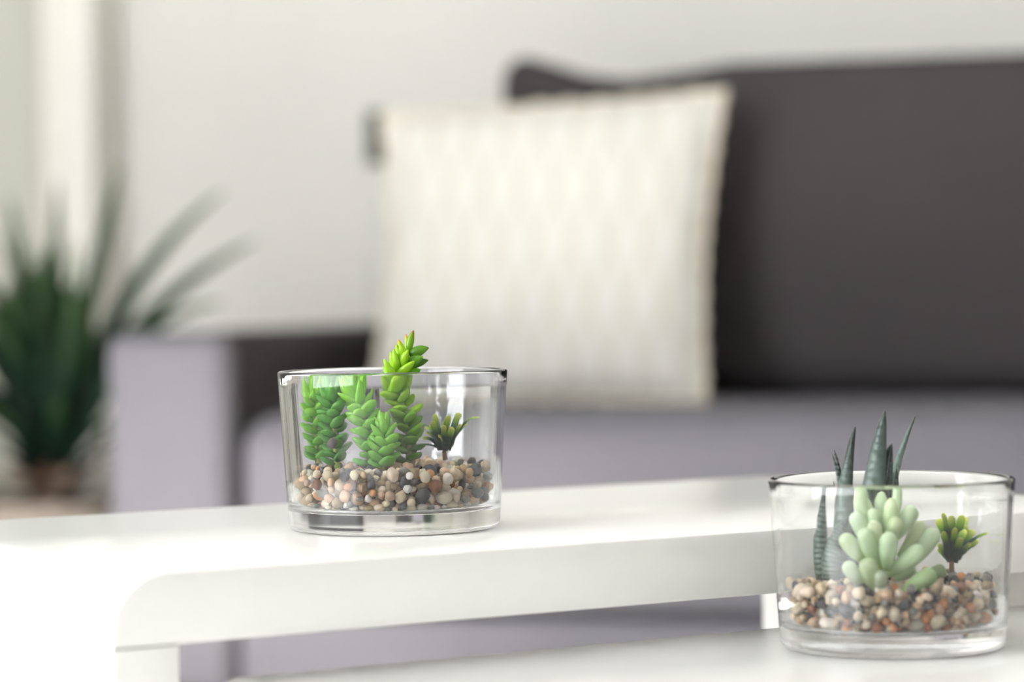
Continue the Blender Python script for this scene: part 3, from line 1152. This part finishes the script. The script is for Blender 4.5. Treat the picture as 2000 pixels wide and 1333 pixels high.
tuft('spiky_tuft', at(1860, 1112, yt2), 'small spiky dark green tuft on a short brown stem right of the pale succulent', tuft_leaves((1858, 1095), yt2, rows2, 0.0036), 0.005, 1.0, 5)

# ------------------------------------------------------------------ aloe like plant in the right bowl
ya = B2.y + 0.014
abase = at(1650, 1130, ya)
aloe = empty('aloe', abase, 'dark grey green aloe with ridged pointed leaves behind the pale succulent', 'plant')
AL = [  # base px, control px, tip px, depth offset base/tip, width m, tint
    ((1606, 1132), (1598, 1040), (1609, 962), 0.004, 0.004, 0.0100, 1.05),
    ((1598, 1128), (1592, 1060), (1602, 1012), 0.010, 0.012, 0.0050, 0.7),
    ((1622, 1132), (1622, 1050), (1660, 1010), -0.006, -0.008, 0.0125, 1.1),
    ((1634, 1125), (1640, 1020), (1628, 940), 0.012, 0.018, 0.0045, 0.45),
    ((1650, 1128), (1640, 960), (1664, 868), 0.004, 0.004, 0.0125, 1.1),
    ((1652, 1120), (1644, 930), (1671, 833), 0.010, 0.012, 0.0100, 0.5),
    ((1648, 1120), (1652, 960), (1625, 888), 0.012, 0.010, 0.0042, 1.15),
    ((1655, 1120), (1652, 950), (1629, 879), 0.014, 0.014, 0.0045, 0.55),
    ((1668, 1130), (1660, 1085), (1668, 1035), -0.004, -0.004, 0.0090, 0.85),
    ((1690, 1120), (1705, 930), (1728, 802), 0.006, 0.002, 0.0172, 1.05),
    ((1712, 1115), (1712, 930), (1740, 868), 0.010, 0.006, 0.0085, 1.25),
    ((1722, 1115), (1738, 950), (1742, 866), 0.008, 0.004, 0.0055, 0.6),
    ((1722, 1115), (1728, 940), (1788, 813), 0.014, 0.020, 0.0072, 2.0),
    ((1735, 1115), (1752, 990), (1751, 915), 0.008, 0.006, 0.0070, 1.0),
    ((1700, 1118), (1690, 1010), (1706, 950), -0.002, -0.004, 0.0110, 0.9),
]
for (b, c, t, d0, d1, w, k) in AL:
    me = leaf_mesh('leaf', at(b[0], b[1], ya + d0) - abase, at(c[0], c[1], ya + (d0 + d1) / 2) - abase, at(t[0], t[1], ya + d1) - abase,
                   w, w * 0.5, Vector((-0.25, -1, 0.1)), prof_sword, 16, 10, channel=-0.12)
    o = link('leaf', me, HAWO, aloe)
    o.color = (k, k, k, 1)

# ------------------------------------------------------------------ pale succulent with bean shaped leaves
yj = B2.y - 0.014
jb = at(1722, 1148, yj)
jelly = empty('bean_leaf_succulent', jb, 'pale green succulent with plump bean shaped leaves in front of the aloe', 'plant')
js = [at(1722, 1152, yj), at(1722, 1110, yj), at(1724, 1060, yj), at(1728, 1012, yj), at(1730, 990, yj)]
link('stem', tube_mesh('stem', [p - jb for p in js], [0.0034, 0.0034, 0.003, 0.0024, 0.0016], 10), STEMG, jelly)
JL = [  # foot px, tip px, depth of foot/tip, width px
    ((1706, 1108), (1645, 1044), -0.004, -0.010, 33), ((1712, 1102), (1687, 1032), -0.008, -0.016, 35), ((1732, 1112), (1736, 1040), -0.010, -0.020, 34),
    ((1732, 1122), (1802, 1068), -0.006, -0.016, 35), ((1690, 1146), (1652, 1098), -0.006, -0.014, 29), ((1712, 1150), (1692, 1092), -0.012, -0.022, 37),
    ((1756, 1088), (1802, 1018), 0.004, 0.002, 28), ((1764, 1112), (1830, 1032), 0.004, 0.000, 36), ((1738, 1058), (1786, 988), -0.002, -0.006, 35),
    ((1732, 1040), (1742, 978), -0.006, -0.010, 27), ((1702, 1046), (1678, 966), -0.001, -0.006, 31), ((1704, 1072), (1668, 1000), -0.002, -0.008, 32),
    ((1712, 1046), (1705, 992), -0.006, -0.010, 22), ((1722, 1036), (1721, 974), 0.000, 0.0, 26), ((1738, 1036), (1756, 966), 0.006, 0.008, 20),
    ((1724, 1158), (1718, 1116), -0.012, -0.022, 26), ((1712, 1056), (1690, 980), 0.006, 0.010, 26),
    ((1746, 1130), (1786, 1104), 0.004, 0.004, 26), ((1716, 1084), (1706, 1018), -0.006, -0.014, 30), ((1728, 1074), (1752, 1010), -0.004, -0.012, 28)]
rr = random.Random(9)
JC = lin(210, 226, 186)
for (b, t, d0, d1, wpx) in JL:
    w = wpx / FPX * yj
    B_, T_ = at(b[0], b[1], yj + d0) - jb, at(t[0], t[1], yj + d1) - jb
    mid = (B_ + T_) / 2 + Vector((0, -0.001, -0.0018))
    me = leaf_mesh('leaf', B_, mid, T_, w, w * 0.86, Vector((0, -1, 0.2)), prof_bean, 12, 12)
    o = link('leaf', me, JELLY, jelly)
    k = rr.uniform(0.88, 1.08)
    o.color = (JC[0] * k * rr.uniform(0.93, 1.05), JC[1] * k, JC[2] * k * rr.uniform(0.9, 1.1), 1)
# a lower pair of leaves lies on the gravel at the right
for (b, t, d0, d1, wpx, k) in (((1762, 1160), (1826, 1118), -0.016, -0.018, 36, 0.78), ((1796, 1138), (1846, 1112), -0.002, 0.000, 30, 0.5)):
    w = wpx / FPX * yj
    B_, T_ = at(b[0], b[1], yj + d0) - jb, at(t[0], t[1], yj + d1) - jb
    me = leaf_mesh('leaf', B_, (B_ + T_) / 2 + Vector((0, -0.001, 0.001)), T_, w, w * 0.8, Vector((0, -1, 0.4)), prof_bean, 12, 12)
    o = link('leaf', me, JELLY, jelly)
    o.color = (JC[0] * k * 0.85, JC[1] * k, JC[2] * k * 0.75, 1)
